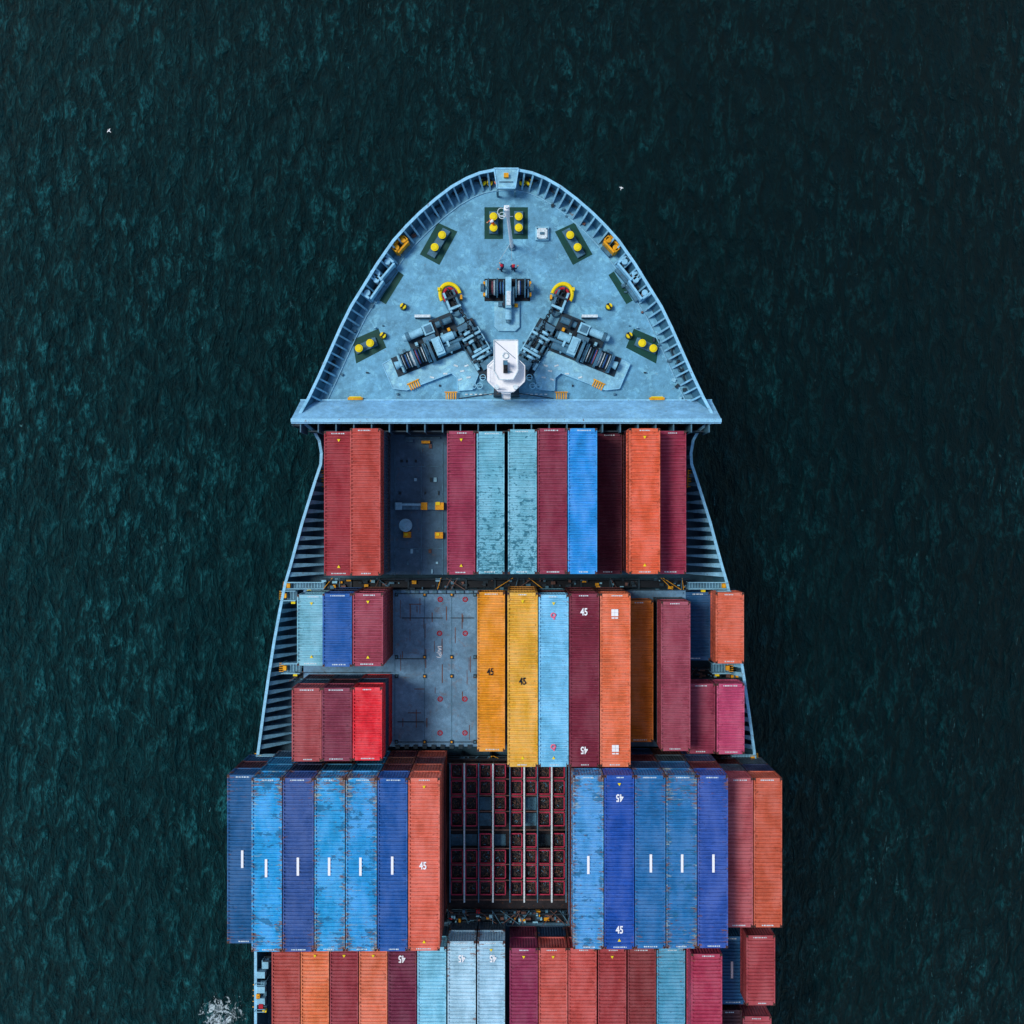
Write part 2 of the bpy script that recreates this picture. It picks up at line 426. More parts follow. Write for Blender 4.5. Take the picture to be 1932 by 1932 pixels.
def inset(pts,d):
    out=[]
    for i,p in enumerate(pts):
        a=pts[max(0,i-1)];b=pts[min(len(pts)-1,i+1)]
        t=(b-a);t.z=0;t.normalize(); nn=Vector((-t.y,t.x,0))
        if nn.dot(Vector((X0,0,0))-Vector((p.x,p.y-8,0)))<0: nn=-nn
        out.append(p+nn*d)
    return out
rb=MB()
inn=inset(ring,0.24)
for i in range(n-1):
    a,b_,c,d=ring[i],ring[i+1],inn[i+1],inn[i]
    dz=Vector((0,0,0.12))
    rb.add([a,b_,c,d,a+dz,b_+dz,c+dz,d+dz],[(4,5,6,7),(0,1,5,4),(2,3,7,6),(3,2,1,0)],'rail')
rb.obj('bulwark_rail',ship)
fo=[skin(p,ZF) for p in ring if p.y>Y(790,3)]
db=MB(); db.add(fo,[tuple(range(len(fo)))],'deck'); 
db.obj('forecastle_deck',ship)
lo=[skin(p,-3) for p in ring if p.y<Y(760,3)]
rt=[p for p in lo if p.x>X0]
md=MB()
for i in range(len(rt)-1):
    a=rt[i];b_=rt[i+1]; md.add([a,b_,mir(b_),mir(a)],[(0,1,2,3)],'low')
md.obj('main_deck',ship)
fb=MB(); fb.box(((X0),Y(797,0)+0.05,-1),(34,0.2,3.9),'hull'); fb.obj('aft_bulkhead',ship)
def along(pts,step,f):
    acc=0
    for i in range(len(pts)-1):
        a=pts[i];b=pts[i+1];d=(b-a).length
        while acc<d:
            t=acc/d; f(a.lerp(b,t),(b-a).normalized()); acc+=step
        acc-=d
rbs=MB()
fl=[p for p in L if p.y>Y(765,3)]
def rib(p,t):
    if abs(p.x-X0)<1.3: return
    nn=Vector((-t.y,t.x,0)).normalized()
    if nn.dot(Vector((X0-p.x,4-p.y,0)))<0: nn=-nn
    a=p+nn*0.15; a.z=p.z-0.02; e_=p+nn*1.15; e_.z=ZF+0.05; base=p+nn*0.1; base.z=ZF
    for m_ in(False,True):
        g=[mir(q) if m_ else q for q in(a,e_,base)]
        rbs.bar(g[0],g[1],0.15,0.05,'rib')
        d=0.03*Vector((t.x,t.y,0)); d=mir(d)-Vector((2*X0,0,0)) if m_ else d
        rbs.add([g[0]-d,g[1]-d,g[2]-d,g[0]+d,g[1]+d,g[2]+d],[(0,1,2),(3,5,4)],'rib')
along(fl,0.80,rib)
ft_=inset([q for q in ring if q.y>Y(765,3)],1.28)
for i in range(len(ft_)-1):
    a=ft_[i].copy();b_=ft_[i+1].copy();a.z=b_.z=ZF+0.06
    rbs.bar(a,b_,0.08,0.10,'rib')
random.seed(31)
def stuff(p,t):
    if random.random()<0.4 or p.y>Y(345,3): return
    nn=Vector((-t.y,t.x,0)).normalized()
    if nn.dot(Vector((X0-p.x,4-p.y,0)))<0: nn=-nn
    q=p+nn*random.uniform(.6,1.7); 
    if random.random()<.5: q=mir(q)
    rbs.box((q.x,q.y,ZF+.12),(random.uniform(.12,.4),random.uniform(.12,.4),random.uniform(.15,.5)),random.choice(['mid','mid','light','dark','dark','rustline']),random.uniform(0,1.5))
along(fl,0.55,stuff)
rbs.obj('bulwark_frames',ship)
fn=MB()
def edge_x(y):
    for i in range(len(L)-1):
        if L[i].y>=y>=L[i+1].y and L[i].y!=L[i+1].y and L[i].z<1.2:
            t=(L[i].y-y)/(L[i].y-L[i+1].y); return L[i].lerp(L[i+1],t)
    return None
y=Y(845,0.2)
while y>Y(1425,0.2):
    q=edge_x(y)
    if q:
        py=C-y*F/(H-0.2)
        if 1097<py<1128: y-=0.4; continue
        xin=X(612,0) if py<1100 else (X(558,0) if py<1270 else X(548,0))
        xin=max(xin-0.15,q.x+0.7)
        for m_ in(False,True):
            a=Vector((q.x+0.2,y,q.z));c_=Vector((xin,y,-2.2)); d_=Vector((q.x+0.5,y,-2.8))
            w0,w1=0.2,0.07
            vs=[a+Vector((0,w0,0)),a-Vector((0,w0,0)),c_-Vector((0,w1,0)),c_+Vector((0,w1,0))]
            if m_: vs=[mir(v_) for v_ in vs]
            lowv=[v_-Vector((0,0,0.06)) for v_ in vs]
            fn.add(vs+lowv,[(0,1,2,3),(7,6,5,4),(0,3,7,4),(1,0,4,5),(2,1,5,6),(3,2,6,7)],'rib')
            w=[a,c_,d_]
            if m_: w=[mir(v_) for v_ in w]
            fn.add([v_+Vector((0,0.03,-.02)) for v_ in w]+[v_-Vector((0,0.03,.02)) for v_ in w],[(0,1,2),(3,5,4)],'rib')
    y-=0.78
fn.obj('side_frames',ship)
# breakwater
bw=MB()
a0=P(567,756,1.3);a1=P(1343,756,1.3);b0=P(549,791,4.6);b1=P(1361,791,4.6)
th=Vector((0,-0.35,-0.12))
bw.add([a0,a1,b1,b0,a0+th,a1+th,b1+th,b0+th],[(0,1,2,3),(7,6,5,4),(0,4,5,1),(1,5,6,2),(2,6,7,3),(3,7,4,0)],'bw')
bw.bar(b0+Vector((0,-.1,0.05)),b1+Vector((0,-.1,0.05)),0.3,0.16,'rail')
bw.bar(a0+Vector((0,.05,0.0)),a1+Vector((0,.05,0.0)),0.12,0.2,'rail')
bw.box((X0,b0.y-0.9,1.6),(33,0.1,3.4),'dark')
for i in range(24):
    xx=-17.5+i*1.47; bw.box((xx,b0.y-0.55,2.6),(0.1,1.0,3.2),'mid')
bw.obj('breakwater',ship)
# hatch covers
hc=MB()
def slab(x0,x1,y0,y1,zt,h,m,b=hc):
    b.box(((x0+x1)/2,(y0+y1)/2,zt-h/2),(x1-x0,y1-y0,h),m)
slab(-15.6,14.4,-5.4,6.75,-0.01,1.0,'hatch1'); slab(-15.2,14.0,-5.2,6.5,-1.01,1.9,'dark')
slab(-18.0,15.0,-20.25,-6.75,-0.01,1.0,'hatch2'); slab(-17.4,14.7,-20.1,-6.9,-1.01,1.9,'dark')
slab(-22.0,21.0,-34.3,-21.3,-0.01,1.0,'brown'); slab(-21,20.5,-34,-21.6,-1.01,1.9,'dark')
slab(-20.5,21.6,-51,-35.4,-0.01,1.0,'hatch1'); slab(-20,21,-50.5,-35.6,-1.01,1.9,'dark')
slab(15.1,19.8,-12.6,-6.8,-2.62,0.35,'dark'); slab(15.1,19.9,-20.3,-14.4,-0.02,0.4,'dark')
for xx in(15.5,17.3,19.3):
    for yy in(-15,-19.8): hc.cyl((xx,yy,-3),(xx,yy,-0.4),0.2,'dark',8)
hc.obj('hatch_covers',ship)
d=MB()
def pb(b,px,py,w,h,z0,hh,m,rz=0.0):
    p=P(px,py,z0+hh); s=(H-z0-hh)/F; b.box((p.x,p.y,z0+hh/2),(w*s,h*s,hh),m,rz)
pb(d,790,955,92,13,0.01,0.5,'mid'); pb(d,752,955,12,14,0.5,0.12,'light'); pb(d,775,952,40,4,0.52,0.05,'light')
pb(d,800,955,12,14,0.52,0.1,'orangey')
pb(d,829,955,16,14,0.1,0.6,'orangey'); pb(d,826,950,8,6,0.7,0.1,'yellow')
p=P(765,991,1.1); d.cyl((p.x,p.y,0),(p.x,p.y,0.8),0.28,'mid',16); d.cyl((p.x,p.y,0.8),(p.x,p.y,1.0),0.56,'light',24); d.cyl((p.x,p.y,1.0),(p.x,p.y,1.12),0.5,'light',24,0.1)
pb(d,768,1009,14,11,0.01,0.5,'orangey'); pb(d,828,1010,15,12,0.01,0.5,'orangey'); pb(d,766,1008,6,5,0.51,0.1,'yellow'); pb(d,826,1008,6,5,0.51,0.1,'yellow')
pb(d,803,834,16,5,0.01,0.4,'orangey'); pb(d,772,829,14,10,0.01,0.3,'mid'); pb(d,800,826,60,3,0.01,0.25,'mid')
for i in range(16): pb(d,random.uniform(748,832),random.choice([842,870,1040,1070,905,1062,1078,930]),random.uniform(2,6),random.uniform(3,9),0.01,0.12,random.choice(['mid','light','rustline','dark']))
for px in(745,795,835): pb(d,px,960,1.5,250,0.01,0.06,'mid')
for py in(880,1035): pb(d,790,py,92,1.5,0.01,0.05,'mid')
d.obj('hatch_fittings',ship)
d=MB()
for px in(830,877):
    for py in(1131,1195,1319,1383):
        p=P(px+random.uniform(-1,1),py,0.05)
        d.tor((p.x,p.y,0.015),0.2,0.04,'red',n=12,k=4)
        for q in range(5):
            t=q*math.pi/2.5; d.box((p.x+math.cos(t)*0.1,p.y+math.sin(t)*0.1,0.02),(0.07,0.07,0.03),'red')
for px in(748,801,852,896):
    for py in(1122,1240,1276,1400):
        pb(d,px,py,6,7,0.0,0.16,'dark'); pb(d,px,py,3,3,0.16,0.05,'orangey' if px in(801,852) else 'mid')
for px in(745,801,852,898): pb(d,px,1262,1.0,280,0.0,0.03,'mid')
for py,x0,x1 in((1166,758,835),(1166,850,895),(1362,750,800),(1243,745,800),(1400,745,898),(1120,745,898)):
    pb(d,(x0+x1)/2,py,x1-x0,1.6,0.0,0.04,'dark')
for i in range(28): pb(d,random.uniform(750,892),random.uniform(1130,1390),random.uniform(0.8,2.0),random.uniform(8,36),0.0,0.012,'rustline')
for py in(1140,1300,1345): pb(d,random.uniform(760,800),py,random.uniform(10,30),1.5,0.0,0.014,'rustline')
for i in range(9): pb(d,750+i*17,1409,8,7,0.0,0.2,'dark')
for i in range(9): pb(d,752+i*17,1117,8,5,0.0,0.2,'mid')
d.obj('hatch_fittings',ship)
o=text('IA(P)',829,1230,0.0,0.34,None,None,None,MAT['white'],math.radians(-90),1.05,0.0); o.parent=ship
# ---- bins area bay 3
g=MB()
cols=[862,889,916,943,974,1001,1027,1054]; rows=[1455,1486,1516,1546,1586,1617,1645,1676]
for i,cx_ in enumerate(cols):
    for j,py in enumerate(rows):
        if random.random()<0.3 and j in(3,4,2): 
            pb(g,cx_,py,22,24,0.0,0.06,random.choice(['dark','mid']),0); continue
        p=P(cx_,py,1.4); w=0.95; h=1.12
        zb_=0.05; zt_=1.35+random.uniform(-0.04,0.04)
        for sx_,sy_,ww,hh_ in((0,h/2,w,0.07),(0,-h/2,w,0.07),(w/2,0,0.07,h-0.07),(-w/2,0,0.07,h-0.07)):
            g.box((p.x+sx_,p.y+sy_,(zb_+zt_-0.1)/2),(ww,hh_,zt_-zb_-0.1),'brown'); g.box((p.x+sx_,p.y+sy_,zt_-0.04),(ww+0.02,hh_+0.02,0.07),'rustred')
        g.box((p.x,p.y,0.6),(w-0.1,h-0.1,0.7),'brown')
        for k in range(30):
            a=random.uniform(0,3.14); q=Vector((p.x+random.uniform(-.36,.36),p.y+random.uniform(-.44,.44),1.04+random.uniform(-.06,.12)))
            dd=Vector((math.cos(a),math.sin(a),random.uniform(-.3,.3)))*random.uniform(.05,.13)
            g.bar(q-dd,q+dd,0.05,0.05,random.choice(['rubble','rubble','mid','cast','black'] if random.random()<.4 else ['rubble','rubble','brown']))
for px in(876,930,962,989,1041,1068,849,903,1014):
    m_='rope' if px in(876,930,989,1041) else 'mid'; w=2.8 if m_=='rope' else 1.8
    pb(g,px,1572,w,262,1.3,0.35,m_)
for py in(1441,1470,1501,1531,1566,1601,1631,1661,1698): pb(g,958,py,220,1.4,1.35,0.12,'rustline')
g.obj('lashing_gear_bins')
# ---- cross-gap lashing structures
def bridge(x0,x1,y0,y1,zt,dens,seed,name='lashing_bridge',lights=0.3):
    random.seed(seed); b=MB()
    ax,bx=X(x0,zt),X(x1,zt); yt,yb=Y(y0,zt),Y(y1,zt); ym=(yt+yb)/2
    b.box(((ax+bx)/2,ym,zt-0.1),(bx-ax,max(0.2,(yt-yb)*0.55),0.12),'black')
    for yy in(yt-0.1,yb+0.1): b.bar((ax,yy,zt+0.9),(bx,yy,zt+0.9),0.05,0.05,'dark'); b.bar((ax,yy,zt),(bx,yy,zt),0.08,0.16,'dark')
    x=ax
    while x<bx:
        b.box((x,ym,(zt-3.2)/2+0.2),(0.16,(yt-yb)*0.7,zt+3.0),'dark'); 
        for yy in(yt-0.1,yb+0.1): b.bar((x,yy,zt-0.1),(x,yy,zt+0.9),0.06,0.06,'mid')
        x+=2.5
    for i in range(dens):
        xx=random.uniform(ax,bx); yy=random.uniform(yb+.1,yt-.1); m_=random.choices(['mid','dark','orangey','light','red','rustline'],[4,9,1.6,lights*4,.4,2])[0]
        w=random.uniform(.08,.45);h=random.uniform(.06,.3)
        b.box((xx,yy,zt+random.uniform(-.02,.2)),(w,h,random.uniform(.1,.4)),m_)
    for i in range(dens//6):
        xx=random.uniform(ax,bx); b.bar((xx,yt,zt+.3),(xx+random.uniform(-1.8,1.8),yb,zt+.4),0.05,0.05,random.choice(['orangey','mid','rustline']))
    return b.obj(name)
bridge(608,1300,1090,1114,-0.6,110,1)
bridge(555,1290,799,806,0.4,40,2)
bridge(490,1420,1425,1442,-0.4,110,3)
bridge(560,740,1264,1284,-0.6,30,4)
bridge(1305,1405,1258,1280,-1.6,20,5)
bridge(846,1076,1716,1742,0.6,80,6,lights=1.0)
bridge(500,1450,1803,1809,-0.5,10,8)
random.seed(11)
def side_platform(px,py,w,h,z,mirr=False):
    b=MB(mirror=mirr); p=P(px,py,z); s=(H-z)/F; W=w*s;Hh=h*s
    b.box((p.x,p.y,z),(W,Hh,0.08),'mid')
    for i in range(int(W/0.25)): b.box((p.x-W/2+0.12+i*0.25,p.y,z+0.06),(0.05,Hh-.1,0.03),'light')
    for sx_ in(-1,1):
        for sy_ in(-1,1): b.cyl((p.x+sx_*W/2,p.y+sy_*Hh/2,z-1.5),(p.x+sx_*W/2,p.y+sy_*Hh/2,z+1),0.035,'light',6)
    for sy_ in(-1,1):
        for zz in(0.5,1.0): b.bar((p.x-W/2,p.y+sy_*Hh/2,z+zz),(p.x+W/2,p.y+sy_*Hh/2,z+zz),0.05,0.05,'light')
    for i in range(5): b.box((p.x-W/2-0.15,p.y-Hh/2+0.1+i*Hh/5,z+0.2-i*0.05),(0.4,0.06,0.06),'orangey')
    b.box((p.x-W/2+0.2,p.y,z+0.35),(0.3,0.4,0.5),'orangey'); b.box((p.x+0.3,p.y-Hh/2-0.2,z+0.2),(0.35,0.2,0.4),'yellow')
    return b.obj('access_platform')
for m_ in(False,True):
    side_platform(578,1104,72,12,-0.3,m_)
    side_platform(548,1123,26,18,-0.3,m_)
    side_platform(552,1259,34,18,-0.3,m_)
    side_platform(510,1427,44,10,-0.2,m_)
side_platform(494,1875,18,50,-0.4)
b=MB()
for py in(1840,1868,1890): pb(b,492,py,15,12,-0.6,0.8,random.choice(['orangey','light']))
pb(b,492,1899,8,8,-0.4,0.7,'red'); pb(b,500,1820,12,16,-0.4,0.5,'light')
b.obj('deck_lockers')
for m_ in(False,True):
    b=MB(mirror=m_)
    for k in range(7):
        q=P(607,888+k*5,-0.5-k*.2); b.box((q.x,q.y,q.z),(.45,.08,.05),'orangey')
    q0=P(601,886,-.4);q1=P(604,920,-1.8); b.bar(q0,q1,.06,.1,'orangey'); q0.x+=.5;q1.x+=.45; b.bar(q0,q1,.06,.1,'orangey')
    b.obj('deck_ladder')
# ---------------------------------------------------------------- forecastle gear
def dp(px,py,z=ZF): return P(px,py,z)
def bollards(pad,inner,posts,m_=False):
    b=MB(mirror=m_)
    q=[dp(*p) for p in pad]; b.prism([(v.x,v.y) for v in q],ZF+0.004,ZF+0.012,'green')
    q=[dp(*p) for p in inner]; b.prism([(v.x,v.y) for v in q],ZF+0.02,ZF+0.28,'mid')
    for p in posts:
        v=P(p[0],p[1],ZF+1.1)
        b.cyl((v.x,v.y,ZF+0.25),(v.x,v.y,ZF+0.95),0.24,'black',18)
        b.cyl((v.x,v.y,ZF+0.95),(v.x,v.y,ZF+1.1),0.33,'yellow',20); b.cyl((v.x,v.y,ZF+1.1),(v.x,v.y,ZF+1.16),0.30,'yellow',20,0.2)
        b.box((v.x,v.y+0.3,ZF+0.6),(0.1,0.25,0.12),'black')
    return b.obj('mooring_bollard')
for m_ in(False,True):
    bollards([(826,420),(863,437),(829,500),(792,480)],[(836,431),(850,438),(820,488),(806,480)],[(834,443),(820,466)],m_)
    bollards([(665,641),(714,620),(729,656),(672,686)],[(668,655),(708,637),(714,652),(674,669)],[(677,657),(698,647)],m_)
    bollards([(914,391),(949,391),(949,451),(914,451)],[(923,400),(940,400),(940,442),(923,442)],[(931,408),(931,429)],m_)
b=MB(); pb(b,1023,440,26,26,ZF,0.35,'light'); pb(b,1023,440,20,20,ZF+0.35,0.25,'rope'); pb(b,1023,440,9,5,ZF+0.6,0.06,'mid')
for a_,c_ in((-9,-9),(9,-9),(-9,9),(9,9)): pb(b,1023+a_,440+c_,3,3,ZF+0.6,0.05,'mid')
b.obj('deck_hatch',bevel=0.03)
b=MB()
q=[dp(932,320,2.9),dp(978,320,2.9),dp(972,357,2.9),dp(938,357,2.9)]
b.prism([(v.x,v.y) for v in q],2.75,3.2,'deck2'); 
for v in q: b.cyl((v.x*0.98,v.y-0.1,ZF),(v.x*0.98,v.y-0.1,2.8),0.1,'mid',8)
for i in range(4):
    a_,c_=q[i],q[(i+1)%4]; b.bar((a_.x,a_.y,3.24),(c_.x,c_.y,3.24),0.1,0.1,'rail')
pb(b,955,330,9,8,3.2,0.4,'orangey'); pb(b,955,343,26,2,3.2,0.08,'mid')
b.obj('bow_platform')
def pedestal_roller(px,py,m_=False):
    b=MB(mirror=m_); v=P(px,py,ZF+0.7)
    b.cyl((v.x,v.y,ZF),(v.x,v.y,ZF+0.4),0.3,'dark',14); b.cyl((v.x,v.y,ZF+0.4),(v.x,v.y,ZF+0.65),0.27,'yellow',14,0.25)
    for k in range(2):
        a_=k*math.pi+0.4
        b.prism([(v.x,v.y),(v.x+0.24*math.cos(a_),v.y+0.24*math.sin(a_)),(v.x+0.27*math.cos(a_+.5),v.y+0.27*math.sin(a_+.5)),(v.x+0.24*math.cos(a_+1.1),v.y+0.24*math.sin(a_+1.1))],ZF+0.655,ZF+0.69,'black')
    b.cyl((v.x,v.y,ZF+0.69),(v.x,v.y,ZF+0.75),0.07,'black',8)
    b.obj('pedestal_roller')
for m_ in(False,True):
    for q in((911,343),(924,343),(722,632),(760,577)): pedestal_roller(*q,m_)
def fairlead(px,py,ang,m_,yel=False,w=1.9,d_=1.0):
    v=P(px,py,ZF+1.2); b=MB((v.x,v.y,ZF),math.radians(ang),m_)
    fm='orangey' if yel else 'rail'
    for s_ in(-1,1):
        b.box((0,s_*d_/2,0.7),(w,0.18,1.4),fm); b.box((s_*w/2,0,0.75),(0.2,d_-0.18,1.5),fm)
    b.box((0,0,0.12),(w-0.2,d_-0.2,0.2),'dark')
    for s_ in(-0.45,0.45):
        b.cyl((s_*w/1.3,0,0.2),(s_*w/1.3,0,1.35),0.2,'white' if not yel else 'yellow',12); b.cyl((s_*w/1.3,0,1.35),(s_*w/1.3,0,1.5),0.26,fm,12)
    b.cyl((-w/2+.1,d_*0.28,0.45),(w/2-.1,d_*0.28,0.45),0.13,'mid',10)
    b.box((0,-d_/2-0.25,0.25),(w*0.8,0.3,0.5),'mid')
    b.obj('roller_fairlead',bevel=0.02)
for m_ in(False,True):
    fairlead(722,506,50,m_); fairlead(702,541,55,m_)
    fairlead(755,461,48,m_,True,1.3,0.7)
    b=MB(mirror=m_); q=[dp(752,512),dp(762,519),dp(728,574),dp(716,567)]
    b.prism([(v.x,v.y) for v in q],ZF+0.004,ZF+0.012,'green'); b.obj('deck_marking',ship)
    for (px,py,a_) in((826,385,35),(862,360,25),(637,665,64),(626,690,66),(615,712,66),(905,338,5)):
        v=P(px,py,ZF+0.6); b=MB((v.x,v.y,ZF),math.radians(a_),m_)
        b.tor((0,0,0.6),0.36,0.11,'dark',sx=1.2,sy=0.6,n=16); b.box((0,0,0.25),(0.8,0.5,0.5),'mid'); b.obj('panama_chock')
def links(b,p0,p1,r=0.16):
    p0=Vector(p0);p1=Vector(p1);d_=p1-p0;n_=max(1,int(d_.length/(r*1.55)));ang=math.atan2(d_.y,d_.x)
    for i in range(n_):
        c_=p0.lerp(p1,(i+.5)/n_)
        if i%2: b.tor(c_,r,0.055,'black',sx=1.25,sy=0.8,n=10,k=5,rz=ang)
        else: b.bar(c_-d_.normalized()*r*1.2,c_+d_.normalized()*r*1.2,0.08,0.24,'dark')
for m_ in(False,True):
    b=MB(mirror=m_)
    v=P(852,566,ZF+0.3); rz=math.radians(22)
    b.tor((v.x-.1,v.y+.35,ZF+0.55),0.84,0.15,'yellow',a0=-0.15,a1=math.pi+0.15,n=20,sx=1.0,sy=1.2,rz=rz)
    b.tor((v.x-.05,v.y+.2,ZF+0.5),0.58,0.09,'red',a0=0.1,a1=math.pi+0.2,n=14,sy=1.35,rz=rz)
    b.tor((v.x+.05,v.y-0.1,ZF+0.3),0.68,0.18,'mid',sy=1.7,sx=.8,rz=rz,n=22)
    R=Matrix.Rotation(rz,3,'Z')
    for (lx,ly,w,h,zz,hh_,mm) in((0,0,0.55,2.1,.1,.35,'black'),(-.42,-.2,.18,1.8,.1,.8,'light'),(.42,-.2,.18,1.8,.1,.8,'mid'),(0,-.8,1.1,.2,.1,.9,'light'),(0,0.1,1.0,.18,.5,.5,'dark')):
        q=R@Vector((lx,ly,0)); b.box((v.x+q.x,v.y+q.y,ZF+zz+hh_/2),(w,h,hh_),mm,rz)
    q0=v+R@Vector((0,1.0,0));q0.z=ZF+.6; q1=dp(884,612);q1.z=ZF+1.1
    links(b,q0,q1)
    pb(b,828,545,5,6,ZF,0.9,'yellow'); pb(b,870,560,4,8,ZF,0.8,'orangey')
    b.obj('chain_stopper')
    b=MB(mirror=m_); pb(b,797,596,30,5,ZF,0.9,'rope'); pb(b,797,599,28,2,ZF,0.5,'dark'); b.obj('rope_rack')
def drum(b,x0,x1,r,zc,ropes=True,fl=True,core='dark'):
    b.cyl((x0,0,zc),(x1,0,zc),r*0.7,core,18)
    if ropes:
        x=x0+0.08
        while x<x1-0.08:
            b.tor((x,0,zc),r*random.uniform(0.72,0.84),0.045,random.choices(['rope','ropeb','roper','dark','black','mid'],[3,2,2,4,4,2])[0],axis='X',n=18,k=5); x+=0.085
    if fl:
        for x in(x0,x1): b.cyl((x-0.05,0,zc),(x+0.05,0,zc),r*1.12,'mid',22)
v=P(957,543,ZF+1); b=MB((v.x,v.y,ZF))
b.prism([(-1.1,-1.1),(1.05,-1.1),(1.05,-3.2),(.7,-3.55),(-.75,-3.55),(-1.1,-3.2)],0.01,0.3,'deck2')
b.prism([(-1.95,.95),(1.95,.95),(1.95,-.95),(-1.95,-.95)],0.01,0.1,'black')
drum(b,-1.6,-0.85,0.75,1.0); drum(b,0.75,1.5,0.75,1.0); drum(b,-0.8,-0.3,0.6,1.0)
b.cyl((-2.1,0,1.0),(2.1,0,1.0),0.12,'mid',12)
for s_ in(-1,1):
    b.cyl((s_*1.95,0,1.0),(s_*2.25,0,1.0),0.34,'mid',14); b.box((s_*1.78,0,.5),(.14,1.3,1.0),'light'); b.box((s_*1.95,.3,.7),(.18,.5,.6),'orangey'); b.box((s_*1.95,-.5,.5),(.2,.3,.6),'orangey')
b.box((0.1,-.5,1.0),(0.5,2.6,1.3),'light'); b.box((0.12,-1.0,1.7),(.36,1.2,.12),'rope'); b.box((0.45,-.7,.8),(.3,1.4,1.0),'mid'); b.box((-.25,-1.1,.7),(.22,1.0,.9),'dark')
b.cyl((0.1,-1.8,.8),(0.1,-2.7,.8),.3,'light',14); b.cyl((0.1,-2.7,.8),(0.1,-2.95,.8),.2,'mid',12); b.box((.1,-2.2,.35),(.5,.8,.4),'mid')
b.box((-.6,-1.3,.4),(.35,.4,.6),'mid'); b.box((.75,-1.4,.35),(.3,.3,.5),'orangey')
b.obj('mooring_winch',bevel=0.015)
for m_ in(False,True):
    random.seed(21)
    b=MB(mirror=m_)
    pl=[(722,688),(738,679),(762,700),(868,662),(895,672),(905,702),(892,736),(864,738),(863,714),(852,705),(768,737),(742,734)]
    q=[dp(*p) for p in pl]; b.prism([(v.x,v.y) for v in q],ZF+0.01,ZF+0.40,'deck2')
    for i in range(len(q)):
        a_,c_=q[i],q[(i+1)%len(q)]; b.bar((a_.x,a_.y,ZF+.43),(c_.x,c_.y,ZF+.43),.06,.06,'rail')
    for (px,py) in((860,690),(872,700),(884,712),(840,705),(815,712),(880,690),(868,716)): pb(b,px,py,8,3,ZF+.40,0.06,'rope',random.uniform(-.5,.5))
    for (px,py,a_) in((782,727,25),(851,747,0)):
        w=P(px,py,ZF+.3)
        R=Matrix.Rotation(math.radians(a_),3,'Z')
        for k in range(5):
            qq=R@Vector(((k-2)*0.2,0,0)); b.box((w.x+qq.x,w.y+qq.y,ZF+.5),(.1,.6,.08),'orangey',math.radians(a_))
        qq=R@Vector((0,.3,0))
        b.box((w.x+qq.x,w.y+qq.y,ZF+.5),(1.1,.08,.2),'orangey',math.radians(a_))
    b.obj('winch_platform')
    rot=math.atan2(690-634,885-748); o_=P(815,662,ZF+1.2)
    b=MB((o_.x,o_.y,ZF),rot,m_)
    b.box((-.2,0,.25),(6.6,1.7,.5),'dark')
    drum(b,-2.7,-1.6,.78,1.15); drum(b,-1.5,-.55,.78,1.15); 
    b.cyl((-3.3,0,1.15),(2.9,0,1.15),.14,'mid',12); b.cyl((-3.35,0,1.15),(-2.95,0,1.15),.36,'light',16,.28)
    for x in(-2.85,-1.55,-.4,1.5): b.box((x,0,.6),(.16,1.5,1.2),'light'); b.box((x,0,1.25),(.2,.5,.3),'light')
    b.cyl((-.2,0,1.15),(.05,0,1.15),1.0,'mid',24); b.cyl((.05,0,1.15),(.16,0,1.15),.8,'black',24)
    b.box((.65,.1,1.0),(.75,1.5,1.5),'light'); b.box((.65,.1,1.8),(.5,1.1,.15),'light'); b.box((.2,1.0,.9),(1.1,.5,1.1),'mid')
    b.cyl((1.1,.6,1.0),(2.2,.6,1.0),.36,'light',16); b.cyl((2.2,.6,1.0),(2.45,.6,1.0),.28,'mid',14)
    b.cyl((1.0,-.4,1.1),(2.4,-.4,1.1),.3,'mid',14)
    b.cyl((-1.3,1.9,.95),(-.1,1.9,.95),.34,'light',16); b.cyl((-1.6,1.9,.95),(-1.3,1.9,.95),.42,'mid',16); b.cyl((-1.9,1.9,.95),(-1.6,1.9,.95),.24,'light',12,.34)
    b.box((.4,1.8,.9),(.9,.9,1.1),'light'); b.box((.4,1.8,1.5),(.6,.6,.1),'mid'); b.box((.95,1.5,.7),(.3,1.6,1.0),'black'); b.box((-.6,1.5,.2),(2.0,1.6,.25),'dark')
    b.cyl((1.1,1.9,1.0),(2.5,1.9,1.0),.27,'mid',14); b.cyl((1.5,1.9,1.0),(1.7,1.9,1.0),.5,'dark',18); b.box((1.7,1.3,.25),(2.0,2.6,.3),'dark')
    for x,y_ in((-1.0,1.1),(-.2,1.1),(1.3,1.0),(2.0,1.2),(-2.2,.95),(2.4,.1)): b.box((x,y_,.55),(.25,.3,.6),random.choice(['light','mid','orangey']))
    for k in range(6): b.bar((-2.6+k*.5,.95,.3),(-2.4+k*.5,.8,1.2),.05,.05,'light')
    b.obj('anchor_windlass',bevel=0.015)
    rot=math.atan2(-(705-612),925-872); o_=P(899,655,ZF+1.0); b=MB((o_.x,o_.y,ZF),rot,m_)
    b.box((0,0,.25),(4.9,1.9,.5),'dark')
    for y_,r_,mm in((.55,.5,'mid'),(-.1,.62,'light'),(-.6,.4,'dark')):
        b.cyl((-1.9,y_,.9),(1.6,y_,.9),.13,'mid',10)
        for x in(-1.5,-.7,.2,.9): b.cyl((x,y_,.9),(x+.22,y_,.9),r_*random.uniform(.6,.9),mm,16)
    b.box((-1.0,.1,.7),(.2,1.7,1.2),'light'); b.box((.6,.1,.7),(.2,1.7,1.2),'light'); b.box((1.7,.2,.7),(.7,1.3,1.1),'mid'); b.box((2.3,-.1,.5),(.5,.8,.9),'dark'); b.box((-2.0,.0,.6),(.5,1.3,1.0),'mid')
